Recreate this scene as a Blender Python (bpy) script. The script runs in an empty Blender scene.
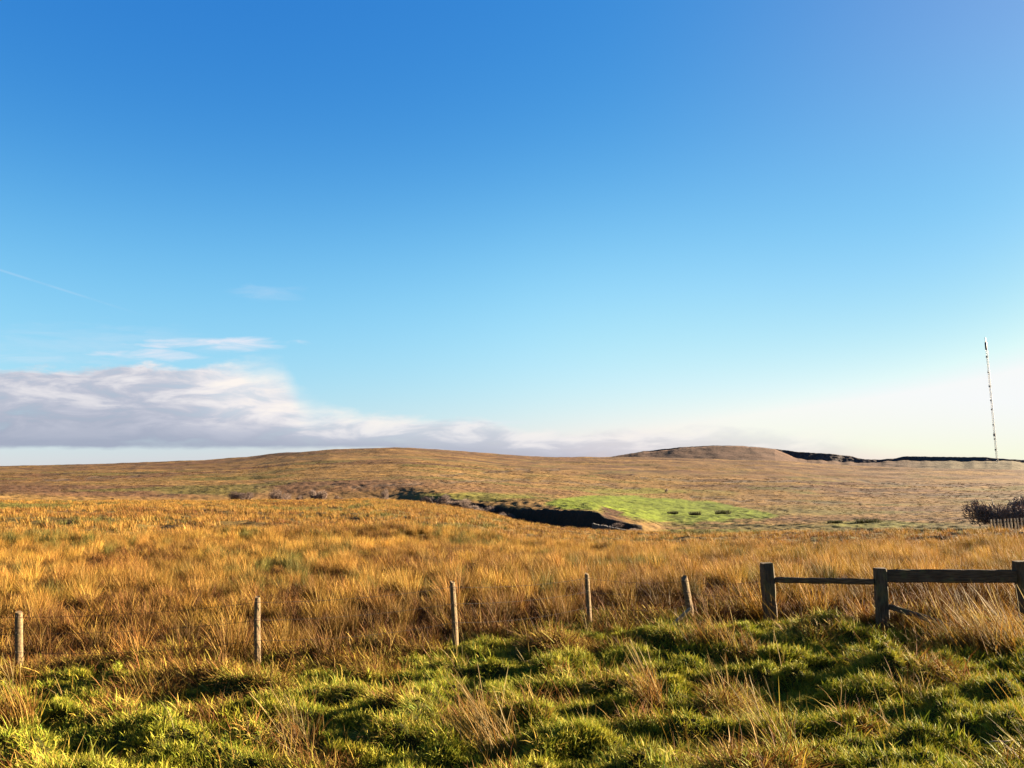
import bpy, math, random
import numpy as np
from mathutils import Vector, Matrix

random.seed(7)
RNG = np.random.default_rng(11)
C = bpy.context.scene.collection
scene = bpy.context.scene
R = math.radians

# ------------------------------------------------------------------ camera
W, H_ = 1024, 768
FPX = 852.0                       # focal length in pixels
CAM_Z = 2.55
PITCH, ROLL = R(6.1), R(-2.0)
cam_d = bpy.data.cameras.new('camera')
cam_d.lens = 36.0 * FPX / W
cam_d.clip_start, cam_d.clip_end = 0.1, 20000
cam = bpy.data.objects.new('camera', cam_d)
C.objects.link(cam)
M = Matrix.Rotation(math.pi / 2 + PITCH, 4, 'X') @ Matrix.Rotation(ROLL, 4, 'Z')
M.translation = (0, 0, CAM_Z)
cam.matrix_world = M
scene.camera = cam
RM = np.array(M.to_3x3())

# ------------------------------------------------------------------ light
SUN_AZ, SUN_EL = R(72), R(12.5)
EXPOSURE = 3.55
SKY = 0.05
SKY_GRADE = ((1.68, 2.8), (.95, 1.45), (.42, 1.14))   # per channel power and gain: the deep polarised blue of the day
sun_d = bpy.data.lights.new('sun', 'SUN')
sun_d.energy = 5.0
sun_d.angle = R(0.5)
sun_d.color = (1.0, 0.82, 0.58)
sun = bpy.data.objects.new('sun', sun_d)
C.objects.link(sun)
sdir = Vector((math.sin(SUN_AZ) * math.cos(SUN_EL), math.cos(SUN_AZ) * math.cos(SUN_EL), math.sin(SUN_EL)))
sun.rotation_euler = sdir.to_track_quat('Z', 'Y').to_euler()
sun.location = (60, 20, 40)
vs = scene.view_settings
vs.view_transform = 'Standard'
vs.look = 'None'
vs.exposure = EXPOSURE
vs.gamma = 1.0
vs.use_curve_mapping = False


def ray(px, py):
    """unit-free world direction through a pixel (arrays allowed)"""
    px = np.asarray(px, float); py = np.asarray(py, float)
    px, py = np.broadcast_arrays(px, py)
    d = np.stack([(px - 512) / FPX, -(py - 384) / FPX, -np.ones(px.shape)], -1)
    return d @ RM.T


def azel(px, py):
    d = ray(px, py)
    return np.arctan2(d[..., 0], d[..., 1]), np.arctan2(d[..., 2], np.hypot(d[..., 0], d[..., 1]))


def project(x, y, z):
    p = np.stack([x, y, z - CAM_Z], -1) @ RM
    w = np.maximum(-p[..., 2], 1e-3)
    return 512 + FPX * p[..., 0] / w, 384 - FPX * p[..., 1] / w


# ------------------------------------------------------------------ node helpers
def nd(nt, kind, **kw):
    n = nt.nodes.new(kind)
    for k, v in kw.items():
        setattr(n, k, v)
    return n


def mth(nt, op, a, b=None, c=None, clamp=False):
    n = nd(nt, 'ShaderNodeMath', operation=op, use_clamp=clamp)
    for i, v in enumerate((a, b, c)):
        if v is None:
            continue
        if isinstance(v, (int, float)):
            n.inputs[i].default_value = v
        else:
            nt.links.new(v, n.inputs[i])
    return n.outputs[0]


def smooth(nt, v, lo, hi):
    n = nd(nt, 'ShaderNodeMapRange', interpolation_type='SMOOTHSTEP')
    nt.links.new(v, n.inputs[0])
    for i, x in ((1, lo), (2, hi)):
        if isinstance(x, (int, float)):
            n.inputs[i].default_value = x
        else:
            nt.links.new(x, n.inputs[i])
    return n.outputs[0]


def mixc(nt, fac, a, b, blend='MIX'):
    n = nd(nt, 'ShaderNodeMix', data_type='RGBA', blend_type=blend)
    for s, v in ((n.inputs[0], fac), (n.inputs[6], a), (n.inputs[7], b)):
        if isinstance(v, (int, float)):
            s.default_value = v
        elif isinstance(v, tuple):
            s.default_value = (*v, 1)
        else:
            nt.links.new(v, s)
    return n.outputs[2]


def s2l(r, g, b):
    return tuple(((c / 255 + .055) / 1.055) ** 2.4 if c > 10 else c / 255 / 12.92 for c in (r, g, b))


# ------------------------------------------------------------------ world: Nishita sky with a low cloud bank
world = bpy.data.worlds.new('World')
scene.world = world
world.use_nodes = True
nt = world.node_tree
nt.nodes.clear()
out = nd(nt, 'ShaderNodeOutputWorld')
bg = nd(nt, 'ShaderNodeBackground')
bg.inputs[1].default_value = SKY
nt.links.new(bg.outputs[0], out.inputs[0])
sky = nd(nt, 'ShaderNodeTexSky', sky_type='NISHITA')
sky.sun_disc = False
sky.sun_elevation = SUN_EL
sky.sun_rotation = SUN_AZ
sky.altitude = 300
sky.air_density = 1.0
sky.dust_density = 0.6
sky.ozone_density = 3.0
GAIN = 1.0 / (SKY * 2 ** EXPOSURE)


def disp(r, g, b):                  # sky colour that shows as this sRGB value
    return tuple(c * GAIN for c in s2l(r, g, b))


tc = nd(nt, 'ShaderNodeTexCoord')
sx = nd(nt, 'ShaderNodeSeparateXYZ')
nt.links.new(tc.outputs['Generated'], sx.inputs[0])
AZ = mth(nt, 'MULTIPLY', mth(nt, 'ARCTAN2', sx.outputs[0], sx.outputs[1]), 180 / math.pi)
EL = mth(nt, 'MULTIPLY', mth(nt, 'ARCSINE', sx.outputs[2]), 180 / math.pi)


def noise(azs, els, scale, detail=5, rough=.55, off=0.0, dist=0.0):
    cb = nd(nt, 'ShaderNodeCombineXYZ')
    nt.links.new(mth(nt, 'MULTIPLY', AZ, azs), cb.inputs[0])
    nt.links.new(mth(nt, 'MULTIPLY', EL, els), cb.inputs[1])
    cb.inputs[2].default_value = off
    n = nd(nt, 'ShaderNodeTexNoise')
    n.inputs['Scale'].default_value = scale
    n.inputs['Detail'].default_value = detail
    n.inputs['Roughness'].default_value = rough
    n.inputs['Distortion'].default_value = dist
    nt.links.new(cb.outputs[0], n.inputs['Vector'])
    return n.outputs['Fac']


def curve_of_az(knots, lo, hi, col=1):
    """float curve over azimuth; knots are (px, value) or (px, py) turned into elevation"""
    n = nd(nt, 'ShaderNodeFloatCurve')
    c = n.mapping.curves[0]
    pts = []
    for k in knots:
        if col == 1:
            a, e = azel(k[0], k[1]); v = math.degrees(e)
        else:
            a, e = azel(k[0], 440); v = k[1]
        pts.append(((math.degrees(a) + 45) / 90, (v - lo) / (hi - lo)))
    pts.sort()
    c.points[0].location = (0, pts[0][1])
    c.points[1].location = (1, pts[-1][1])
    for p in pts:
        c.points.new(*p)
    n.mapping.update()
    nt.links.new(mth(nt, 'MULTIPLY_ADD', AZ, 1 / 90, .5), n.inputs['Value'])
    return mth(nt, 'MULTIPLY_ADD', n.outputs[0], hi - lo, lo)


# sky grade
sp = nd(nt, 'ShaderNodeSeparateColor')
nt.links.new(sky.outputs[0], sp.inputs[0])
cbn = nd(nt, 'ShaderNodeCombineColor')
e13 = mth(nt, 'DIVIDE', mth(nt, 'SUBTRACT', EL, 11.5), 9.0)
pale = mth(nt, 'MULTIPLY', mth(nt, 'EXPONENT', mth(nt, 'MULTIPLY', mth(nt, 'MULTIPLY', e13, e13), -1.0)), mth(nt, 'SUBTRACT', 1.0, smooth(nt, AZ, 0.0, 32.0)))
viol = mth(nt, 'MULTIPLY', smooth(nt, AZ, 4.0, 32.0), smooth(nt, EL, 14.0, 29.0))
for i, (pw, gn) in enumerate(SKY_GRADE):
    v = mth(nt, 'MULTIPLY', mth(nt, 'POWER', mth(nt, 'MULTIPLY', sp.outputs[i], .12), pw), gn)
    v = mth(nt, 'MULTIPLY', v, mth(nt, 'MULTIPLY_ADD', pale, (1.0, .42, .14)[i], 1.0))
    v = mth(nt, 'MULTIPLY', v, mth(nt, 'MULTIPLY_ADD', viol, (.65, -.04, -.06)[i], 1.0))
    nt.links.new(mth(nt, 'MULTIPLY', mth(nt, 'MINIMUM', v, (.935, .955, .955)[i]), GAIN), cbn.inputs[i])
skycol = cbn.outputs[0]

top = curve_of_az([(-120, 372), (0, 371), (60, 367), (150, 366), (230, 366), (268, 370), (290, 384), (305, 404), (340, 414),
                   (400, 418), (470, 421), (520, 431), (600, 434), (700, 431), (830, 434), (890, 440)], -2, 10)
base = curve_of_az([(-120, 447), (0, 448), (150, 448), (300, 448), (400, 449), (500, 456), (600, 462), (900, 466)], -2, 10)
dens = curve_of_az([(-120, 1), (250, 1), (300, .95), (420, .85), (520, .8), (620, .66), (740, .5), (830, .3), (900, 0)], 0, 1, 0)
wob = mth(nt, 'SUBTRACT', noise(.35, 1.0, .9, 6, .6), .5)
elw = mth(nt, 'MULTIPLY_ADD', wob, 2.1, EL)
wob2 = mth(nt, 'SUBTRACT', noise(.5, 1.6, 1.3, 4, .5, 4.0), .5)
elb = mth(nt, 'MULTIPLY_ADD', wob2, .35, EL)
feather = curve_of_az([(-120, .35), (200, .35), (240, .8), (290, 1.5), (330, .9), (420, .5), (900, .6)], 0, 2, 0)
m_top = mth(nt, 'SUBTRACT', 1.0, smooth(nt, elw, mth(nt, 'SUBTRACT', top, feather), mth(nt, 'ADD', top, mth(nt, 'MULTIPLY', feather, .8))))
m_base = smooth(nt, elb, mth(nt, 'ADD', base, -.12), mth(nt, 'ADD', base, .2))
body = mth(nt, 'MULTIPLY', mth(nt, 'MULTIPLY', m_top, m_base), dens)
tex = noise(.24, .95, 1.0, 6, .58, 9.0, .4)
thick = smooth(nt, tex, .22, .55)
body = mth(nt, 'MULTIPLY', body, mth(nt, 'MULTIPLY_ADD', thick, .35, .68), clamp=True)
# wisps
def wisp(cx, cy, wx, wy, amount, seed):
    a, e = azel(cx, cy)
    dx = mth(nt, 'DIVIDE', mth(nt, 'SUBTRACT', AZ, math.degrees(a)), wx)
    dy = mth(nt, 'DIVIDE', mth(nt, 'SUBTRACT', EL, math.degrees(e)), wy)
    r2 = mth(nt, 'ADD', mth(nt, 'MULTIPLY', dx, dx), mth(nt, 'MULTIPLY', dy, dy))
    n = noise(.25, 1.5, 1.2, 6, .6, seed, .5)
    v = mth(nt, 'SUBTRACT', mth(nt, 'MULTIPLY_ADD', n, 3.0, -.75), r2)
    return mth(nt, 'MULTIPLY', smooth(nt, v, -.2, 1.6), amount)
w = wisp(215, 344, 6.0, .55, 1.25, 2.0)
for a in ((145, 355, 3.8, .5, .95, 5.0), (272, 294, 3.2, .7, .2, 7.0), (40, 358, 5.0, .5, .35, 8.0), (100, 345, 9, 1.6, .2, 3.3),
          (470, 424, 4.0, .3, .6, 6.0)):
    w = mth(nt, 'MAXIMUM', w, wisp(*a))
# old contrail: a thin line between two sky directions
d0, d1 = ray(0, 270), ray(152, 318)
nrm = np.cross(d0, d1); nrm /= np.linalg.norm(nrm)
vd = nd(nt, 'ShaderNodeVectorMath', operation='DOT_PRODUCT')
nt.links.new(tc.outputs['Generated'], vd.inputs[0]); vd.inputs[1].default_value = tuple(nrm)
line = mth(nt, 'SUBTRACT', 1.0, smooth(nt, mth(nt, 'ABSOLUTE', vd.outputs['Value']), .0004, .0017))
a0 = math.degrees(azel(0, 270)[0]); a1 = math.degrees(azel(158, 319)[0])
line = mth(nt, 'MULTIPLY', line, mth(nt, 'SUBTRACT', 1.0, smooth(nt, AZ, a1 - 7, a1)))
line = mth(nt, 'MULTIPLY', line, smooth(nt, noise(1, 1, .7, 3, .5, 1.5), .1, .6))
w = mth(nt, 'MAXIMUM', w, mth(nt, 'MULTIPLY', line, .14))
# cloud colour: sunlit cream tops and right end, lavender-grey base
rel = mth(nt, 'DIVIDE', mth(nt, 'SUBTRACT', EL, base), mth(nt, 'SUBTRACT', top, base))
bright = curve_of_az([(-120, .1), (0, .16), (120, .2), (200, .4), (245, .6), (280, .6), (330, .48), (420, .42), (520, .32), (900, .4)], 0, 1, 0)
lit = mth(nt, 'ADD', mth(nt, 'MULTIPLY_ADD', smooth(nt, tex, .34, .68), .5, -.28), mth(nt, 'MULTIPLY_ADD', rel, .38, bright), clamp=True)
lit = mth(nt, 'MULTIPLY', lit, smooth(nt, rel, -.1, .55))
cr = nd(nt, 'ShaderNodeValToRGB')
el_ = cr.color_ramp.elements
el_[0].color = (*disp(164, 173, 193), 1); el_[1].color = (*disp(253, 246, 240), 1)
for pos, col in ((.35, disp(193, 197, 212)), (.7, disp(236, 233, 236))):
    el_.new(pos).color = (*col, 1)
nt.links.new(lit, cr.inputs[0])
c1 = mixc(nt, w, skycol, disp(236, 236, 246))
c2 = mixc(nt, body, c1, cr.outputs[0])
nt.links.new(c2, bg.inputs[0])


# ------------------------------------------------------------------ numeric noise
def _hash(ix, iy, seed):
    h = (ix.astype(np.int64) * 374761393 + iy.astype(np.int64) * 668265263 + seed * 1442695041) & 0xFFFFFFFF
    h = ((h ^ (h >> 13)) * 1274126177) & 0xFFFFFFFF
    return ((h ^ (h >> 16)) & 0xFFFF) / 65535.0


def vn(x, y, seed=0):
    """gradient noise, about -1..1"""
    ix, iy = np.floor(x), np.floor(y)
    fx, fy = x - ix, y - iy
    u, v = fx * fx * fx * (fx * (fx * 6 - 15) + 10), fy * fy * fy * (fy * (fy * 6 - 15) + 10)
    def g(dx, dy):
        a = _hash(ix + dx, iy + dy, seed) * 2 * np.pi
        return np.cos(a) * (fx - dx) + np.sin(a) * (fy - dy)
    a = g(0, 0) * (1 - u) + g(1, 0) * u
    b = g(0, 1) * (1 - u) + g(1, 1) * u
    return (a * (1 - v) + b * v) * 1.5


def fbm(x, y, seed=0, oct=4):
    s, a, t = 0, 1, 0
    for i in range(oct):
        s = s + a * vn(x * 2 ** i, y * 2 ** i, seed + i * 17); t += a; a *= .5
    return s / t * 1.4


def sstep(v, a, b):
    t = np.clip((v - a) / (b - a), 0, 1)
    return t * t * (3 - 2 * t)


# ------------------------------------------------------------------ terrain: elevation profile per bearing
PXG = np.arange(-700, 1701, 3.0)
def kn(*pts):
    p = np.array(pts, float)
    v = np.interp(PXG, p[:, 0], p[:, 1])
    k = np.exp(-np.linspace(-2, 2, 9) ** 2); k /= k.sum()
    return np.convolve(np.pad(v, 4, 'edge'), k, 'valid')

E_R = kn((-700, 150), (0, 165), (150, 180), (300, 195), (400, 195), (480, 170), (520, 150), (560, 138), (600, 128), (660, 118), (720, 108), (800, 98), (900, 90), (1024, 84), (1700, 80))
E_PY = kn((-700, 520), (0, 502), (150, 502), (300, 501), (370, 500), (420, 503), (450, 507), (480, 512), (520, 523), (560, 528.5), (600, 532), (660, 534), (720, 534), (800, 534), (900, 533), (1024, 530), (1700, 510))
B_PY = kn((-700, 512), (0, 497), (150, 499), (300, 499), (370, 497), (420, 495), (450, 498), (480, 504), (500, 507), (513, 508.5), (560, 510), (596, 512.5), (605, 518.5), (640, 527), (660, 529), (720, 530), (800, 530), (900, 529), (1024, 525), (1700, 500))
B_W = kn((-700, 30), (380, 25), (440, 9), (480, 5), (510, 3.2), (596, 3.2), (640, 4), (665, 22), (1700, 22))
C_PY = kn((-700, 492), (-200, 474), (0, 466.5), (60, 465.5), (130, 463.5), (200, 461), (250, 457.5), (290, 452.5), (330, 449.7), (370, 449), (410, 449), (450, 451), (500, 454.5), (550, 457), (600, 457.5), (660, 458), (720, 459.5), (790, 462), (830, 465), (870, 467.5), (940, 469), (1024, 470.5), (1200, 474), (1700, 480))
C_R = kn((-700, 1500), (0, 1500), (250, 1250), (380, 1150), (560, 1250), (800, 1350), (1024, 1300), (1700, 1300))

B_SM = np.convolve(np.pad(B_PY, 30, 'edge'), np.hanning(61) / np.hanning(61).sum(), 'valid')

def pchip(x, y, xq):
    h = np.diff(x); d = np.diff(y) / h
    m = np.zeros_like(y)
    for i in range(1, len(x) - 1):
        if d[i - 1] * d[i] > 0:
            w1, w2 = 2 * h[i] + h[i - 1], h[i] + 2 * h[i - 1]
            m[i] = (w1 + w2) / (w1 / d[i - 1] + w2 / d[i])
    m[0], m[-1] = d[0], d[-1]
    k = np.clip(np.searchsorted(x, xq) - 1, 0, len(x) - 2)
    t = (xq - x[k]) / h[k]
    return ((2 * t**3 - 3 * t**2 + 1) * y[k] + (t**3 - 2 * t**2 + t) * h[k] * m[k]
            + (-2 * t**3 + 3 * t**2) * y[k + 1] + (t**3 - t**2) * h[k] * m[k + 1])

LR = np.linspace(math.log(1.0), math.log(3200), 1600)
AZG = azel(PXG, 480.0)[0]
def tan_el(px, py):
    return np.tan(azel(px, py)[1])
PROF = np.zeros((len(PXG), len(LR)))
for i, px in enumerate(PXG):
    te = lambda py: float(tan_el(px, py))
    er = E_R[i]
    flat = lambda r, z=0.0: (z - CAM_Z) / r
    e_t, b_t, c_t = te(E_PY[i]), te(B_PY[i]), te(C_PY[i])
    z_e = CAM_Z + er * e_t
    rs = [1.0, 3.0, 9.0, 18.0]
    ts = [flat(1, .55), flat(3, .45), flat(9, .05), flat(18, 0)]
    for f in (.3, .55, .8):
        r = er * f
        if r > 22:
            rs.append(r); ts.append(flat(r, z_e * max(0, (r - 18) / (er - 18)) ** .95))
    rs += [er, er * 1.05, er * 1.12]
    ts += [e_t, te(E_PY[i] + 3.0), te(E_PY[i] + 1.5)]
    bt_r = er * 1.12 + B_W[i]
    rs.append(bt_r); ts.append(b_t)
    for r, f in ((270, .26), (420, .47), (780, .80)):
        rs.append(r); ts.append(te(B_SM[i] + (C_PY[i] - B_SM[i]) * f))
    cr_ = C_R[i]
    rs += [cr_, cr_ * 1.25, 2100, 3200]
    ts += [c_t, te(C_PY[i] + 5), te(C_PY[i] + 14), te(C_PY[i] + 18)]
    rs, ts = np.array(rs), np.array(ts)
    PROF[i] = pchip(np.log(rs), ts, LR)


def base_z(x, y):
    r = np.maximum(np.hypot(x, y), 1.001); az = np.arctan2(x, y)
    fi = np.interp(az, AZG, np.arange(len(AZG)))
    fj = (np.log(r) - LR[0]) / (LR[1] - LR[0])
    fj = np.clip(fj, 0, len(LR) - 1.001)
    i = np.clip(fi.astype(int), 0, len(AZG) - 2); j = fj.astype(int)
    a, b = fi - i, fj - j
    t = (PROF[i, j] * (1 - a) * (1 - b) + PROF[i + 1, j] * a * (1 - b) + PROF[i, j + 1] * (1 - a) * b + PROF[i + 1, j + 1] * a * b)
    return CAM_Z + r * t


# the fence line on the ground: (px, depth along the view axis)
def at_depth(px, d, py=600):
    a = float(azel(px, py)[0])
    return d * math.tan(a), d
FENCE_PX = [(20, 12.0), (257, 12.0), (454, 13.0), (588, 14.0), (692, 14.3), (768, 14.0), (880, 12.8), (1017, 12.7)]
FL = np.array([(-22, 12.3), (-12, 12.1)] + [at_depth(*p) for p in FENCE_PX] + [(12, 12.4), (22, 12.0)])
def fence_side(x, y):
    """positive beyond the fence (moor), negative on the camera's side"""
    return y - np.interp(x, FL[:, 0], FL[:, 1])


def relief(x, y):
    r = np.hypot(x, y)
    near = 1 - sstep(r, 16, 40)
    s = fence_side(x, y)
    green = 1 - sstep(s, -1.2, .4)
    hum = np.maximum(0, fbm(x / .82 + 3, y / .5, 3, 4) + .12) * .31 + vn(x / .3, y / .22, 9) * .065
    swell = vn(x / 3.1, y / 1.9, 21) * .12
    tus = np.maximum(0, vn(x / .9, y / .9, 5)) * .17 + vn(x / 4, y / 4, 6) * .10
    # one steep-sided hump of turf
    dx, dy = x - 4.02, y - 10.05
    hump = .24 * sstep(dx, -.55, .28) * (1 - sstep(dx, .30, .42)) * sstep(dy, -.07, .06) * (1 - sstep(dy, .3, .8))
    z = hump + near * (green * (hum + swell - .07) + (1 - green) * tus)
    mid = sstep(r, 18, 50) * (1 - sstep(r, 260, 480))
    z = z + mid * (vn(x / 1.9, y / 1.7, 31) * .22 + vn(x / 9, y / 7, 32) * .34)
    far = sstep(r, 150, 330)
    z = z + far * (vn(x / 11, y / 9, 41) * .35 + vn(x / 45, y / 38, 42) * 1.0 * sstep(r, 250, 700))
    z = z + sstep(r, 280, 450) * vn(x / 190, y / 34, 47) * 1.6
    vfar = sstep(r, 600, 1000)
    z = z + vfar * vn(x / 120, y / 90, 43) * 1.3
    return z


# drainage ditches and peat cuts, drawn where they run on the moor
DITCH = [[(350, 487), (430, 482.5), (520, 479.5), (580, 483), (650, 490)], [(690, 497), (740, 500), (800, 502), (860, 503)],
         [(790, 487), (860, 492), (960, 496), (1024, 497)], [(40, 481), (90, 478), (140, 476)], 
         [(430, 476), (520, 470), (560, 469)], [(640, 478), (720, 482), (800, 481)], [(820, 478), (900, 484), (1000, 487)]]
def ditch_mask(px, py):
    m = np.zeros_like(px)
    for k, L in enumerate(DITCH):
        p = np.array(L)
        yy = np.interp(px, p[:, 0], p[:, 1], left=-1e4, right=-1e4) + vn(px / 17, px * 0, 60 + k) * 1.6
        brk = sstep(vn(px / 22, px * 0 + k, 90), -.35, .1)
        m = np.maximum(m, brk * (1 - sstep(np.abs(py - yy), .5, 1.5)))
    return m


def height(x, y):
    return base_z(x, y) + relief(x, y)


def ground_at(px, py, lo=3.0, hi=1500):
    """first point of the terrain on the ray through a pixel"""
    d = ray(px, py); d = d / np.hypot(d[0], d[1])
    rr = np.exp(np.linspace(math.log(lo), math.log(hi), 6000))
    x, y = d[0] * rr, d[1] * rr
    dz = CAM_Z + d[2] * rr - height(x, y)
    k = np.argmax(dz < 0)
    if not (dz < 0).any():
        k = int(np.argmin(np.abs(dz)))
    return float(x[k]), float(y[k]), float(height(x[k:k + 1], y[k:k + 1])[0])


def on_bearing(px, py, r):
    a = float(azel(px, py)[0])
    x, y = r * math.sin(a), r * math.cos(a)
    return x, y, float(height(np.array([x]), np.array([y]))[0])


# ------------------------------------------------------------------ object helpers
def mesh_obj(name, verts, faces, mat, parent=None, smooth_=False, link=True):
    me = bpy.data.meshes.new(name)
    me.from_pydata([tuple(v) for v in verts], [], [tuple(f) for f in faces])
    me.update()
    if smooth_:
        me.polygons.foreach_set('use_smooth', [True] * len(me.polygons))
    o = bpy.data.objects.new(name, me)
    if mat:
        me.materials.append(mat)
    if link:
        C.objects.link(o)
    if parent:
        o.parent = parent
    return o


def fast_mesh(name, V, Q, mat, cols=None, smooth_=False):
    me = bpy.data.meshes.new(name)
    me.vertices.add(len(V)); me.vertices.foreach_set('co', np.ascontiguousarray(V, np.float32).ravel())
    me.loops.add(Q.size); me.loops.foreach_set('vertex_index', np.ascontiguousarray(Q, np.int32).ravel())
    me.polygons.add(len(Q))
    me.polygons.foreach_set('loop_start', np.arange(0, Q.size, Q.shape[1], dtype=np.int32))
    if smooth_:
        me.polygons.foreach_set('use_smooth', np.ones(len(Q), bool))
    if cols is not None:
        at = me.attributes.new('Col', 'FLOAT_COLOR', 'POINT')
        c4 = np.ones((len(V), 4), np.float32); c4[:, :3] = cols
        at.data.foreach_set('color', c4.ravel())
    me.update(calc_edges=True)
    if mat:
        me.materials.append(mat)
    return bpy.data.objects.new(name, me)


def empty(name, loc, label, cat, group=None):
    o = bpy.data.objects.new(name, None)
    o.empty_display_size = .2
    C.objects.link(o)
    o.location = loc
    return tag(o, label, cat, group)


def tag(o, label, cat, group=None):
    o['label'] = label; o['category'] = cat
    if group:
        o['group'] = group
    return o


class MB:
    """collects shapes into one mesh"""
    def __init__(s):
        s.v, s.f = [], []

    def add(s, v, f):
        n = len(s.v)
        s.v += [tuple(p) for p in v]; s.f += [tuple(i + n for i in q) for q in f]

    def tube(s, pts, radii, n=8, cap=True):
        pts = [Vector(p) for p in pts]
        vs_, fs = [], []
        for i, p in enumerate(pts):
            t = (pts[min(i + 1, len(pts) - 1)] - pts[max(i - 1, 0)]).normalized()
            a = t.orthogonal().normalized(); b = t.cross(a)
            r = radii[i] if hasattr(radii, '__len__') else radii
            vs_ += [p + (a * math.cos(k * 2 * math.pi / n) + b * math.sin(k * 2 * math.pi / n)) * r for k in range(n)]
        for i in range(len(pts) - 1):
            fs += [(i * n + k, i * n + (k + 1) % n, (i + 1) * n + (k + 1) % n, (i + 1) * n + k) for k in range(n)]
        if cap:
            fs += [tuple(range(n))[::-1], tuple((len(pts) - 1) * n + k for k in range(n))]
        s.add(vs_, fs)

    def build(s, name, mat, parent=None, smooth_=False):
        return mesh_obj(name, s.v, s.f, mat, parent, smooth_)


def timber(length, w, d, seg=10, rough=.006, bev=.012, seed=0, taper=0.0):
    """a rough-sawn beam along +X from 0 to length with chamfered edges"""
    rnd = random.Random(seed)
    prof = [(-w/2 + bev, -d/2), (w/2 - bev, -d/2), (w/2, -d/2 + bev), (w/2, d/2 - bev), (w/2 - bev, d/2), (-w/2 + bev, d/2), (-w/2, d/2 - bev), (-w/2, -d/2 + bev)]
    V, F = [], []
    ox = [rnd.uniform(-1, 1) * rough * .6 for _ in prof]
    for i in range(seg + 1):
        t = i / seg
        k = 1 - taper * t
        e = .93 if i in (0, seg) else 1
        for j, (a, b) in enumerate(prof):
            V.append((t * length + (rnd.uniform(-1, 1) * rough if i in (0, seg) else 0), a * k * e + ox[j] + rnd.uniform(-1, 1) * rough, b * k * e + rnd.uniform(-1, 1) * rough))
    n = 8
    for i in range(seg):
        F += [(i * n + k, i * n + (k + 1) % n, (i + 1) * n + (k + 1) % n, (i + 1) * n + k) for k in range(n)]
    F += [tuple(range(n))[::-1], tuple(seg * n + k for k in range(n))]
    return V, F


# ------------------------------------------------------------------ materials
def new_mat(name):
    m = bpy.data.materials.new(name); m.use_nodes = True
    n = m.node_tree; n.nodes.clear()
    o = nd(n, 'ShaderNodeOutputMaterial')
    return m, n, o


def wood_mat(name, a, b, moss=(.10, .11, .04), moss_amt=.25, scale=1.0):
    m, n, o = new_mat(name)
    p = nd(n, 'ShaderNodeBsdfPrincipled'); n.links.new(p.outputs[0], o.inputs[0])
    tcn = nd(n, 'ShaderNodeTexCoord')
    mp = nd(n, 'ShaderNodeMapping'); mp.inputs['Scale'].default_value = (3 * scale, 22 * scale, 22 * scale)
    n.links.new(tcn.outputs['Object'], mp.inputs[0])
    t1 = nd(n, 'ShaderNodeTexNoise'); t1.inputs['Scale'].default_value = 2; t1.inputs['Detail'].default_value = 8
    n.links.new(mp.outputs[0], t1.inputs['Vector'])
    t2 = nd(n, 'ShaderNodeTexNoise'); t2.inputs['Scale'].default_value = 6; t2.inputs['Detail'].default_value = 5
    n.links.new(tcn.outputs['Object'], t2.inputs['Vector'])
    col = mixc(n, smooth(n, t1.outputs[0], .3, .7), a, b)
    col = mixc(n, mth(n, 'MULTIPLY', smooth(n, t2.outputs[0], .52, .7), moss_amt), col, moss)
    n.links.new(col, p.inputs['Base Color'])
    p.inputs['Roughness'].default_value = .9
    p.inputs['Specular IOR Level'].default_value = .1
    bp = nd(n, 'ShaderNodeBump'); bp.inputs['Strength'].default_value = .6; bp.inputs['Distance'].default_value = .01
    n.links.new(t1.outputs[0], bp.inputs['Height']); n.links.new(bp.outputs[0], p.inputs['Normal'])
    return m


def plain_mat(name, col, rough=.8, var=.35, scale=3.0, metal=0.0):
    m, n, o = new_mat(name)
    p = nd(n, 'ShaderNodeBsdfPrincipled'); n.links.new(p.outputs[0], o.inputs[0])
    tcn = nd(n, 'ShaderNodeTexCoord')
    t1 = nd(n, 'ShaderNodeTexNoise'); t1.inputs['Scale'].default_value = scale; t1.inputs['Detail'].default_value = 7
    n.links.new(tcn.outputs['Object'], t1.inputs['Vector'])
    k = mth(n, 'MULTIPLY_ADD', t1.outputs[0], var * 2, 1 - var)
    v = nd(n, 'ShaderNodeVectorMath', operation='SCALE'); v.inputs[0].default_value = col
    n.links.new(k, v.inputs['Scale'])
    n.links.new(v.outputs[0], p.inputs['Base Color'])
    p.inputs['Roughness'].default_value = rough; p.inputs['Metallic'].default_value = metal
    p.inputs['Specular IOR Level'].default_value = .3
    bp = nd(n, 'ShaderNodeBump'); bp.inputs['Strength'].default_value = .4; bp.inputs['Distance'].default_value = .02
    n.links.new(t1.outputs[0], bp.inputs['Height']); n.links.new(bp.outputs[0], p.inputs['Normal'])
    return m


def grass_mat(name, transl=.2, instanced=True):
    m, n, o = new_mat(name)
    at = nd(n, 'ShaderNodeAttribute', attribute_name='Col')
    col = at.outputs['Color']
    if instanced:
        ti = nd(n, 'ShaderNodeAttribute', attribute_type='INSTANCER', attribute_name='tint')
        col = mixc(n, 1.0, col, ti.outputs['Color'], 'MULTIPLY')
    p = nd(n, 'ShaderNodeBsdfPrincipled')
    p.inputs['Roughness'].default_value = .7
    p.inputs['Specular IOR Level'].default_value = .08
    t = nd(n, 'ShaderNodeBsdfTranslucent')
    mx = nd(n, 'ShaderNodeMixShader'); mx.inputs[0].default_value = transl
    n.links.new(col, p.inputs['Base Color']); n.links.new(col, t.inputs['Color'])
    n.links.new(p.outputs[0], mx.inputs[1]); n.links.new(t.outputs[0], mx.inputs[2])
    n.links.new(mx.outputs[0], o.inputs[0])
    return m


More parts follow.
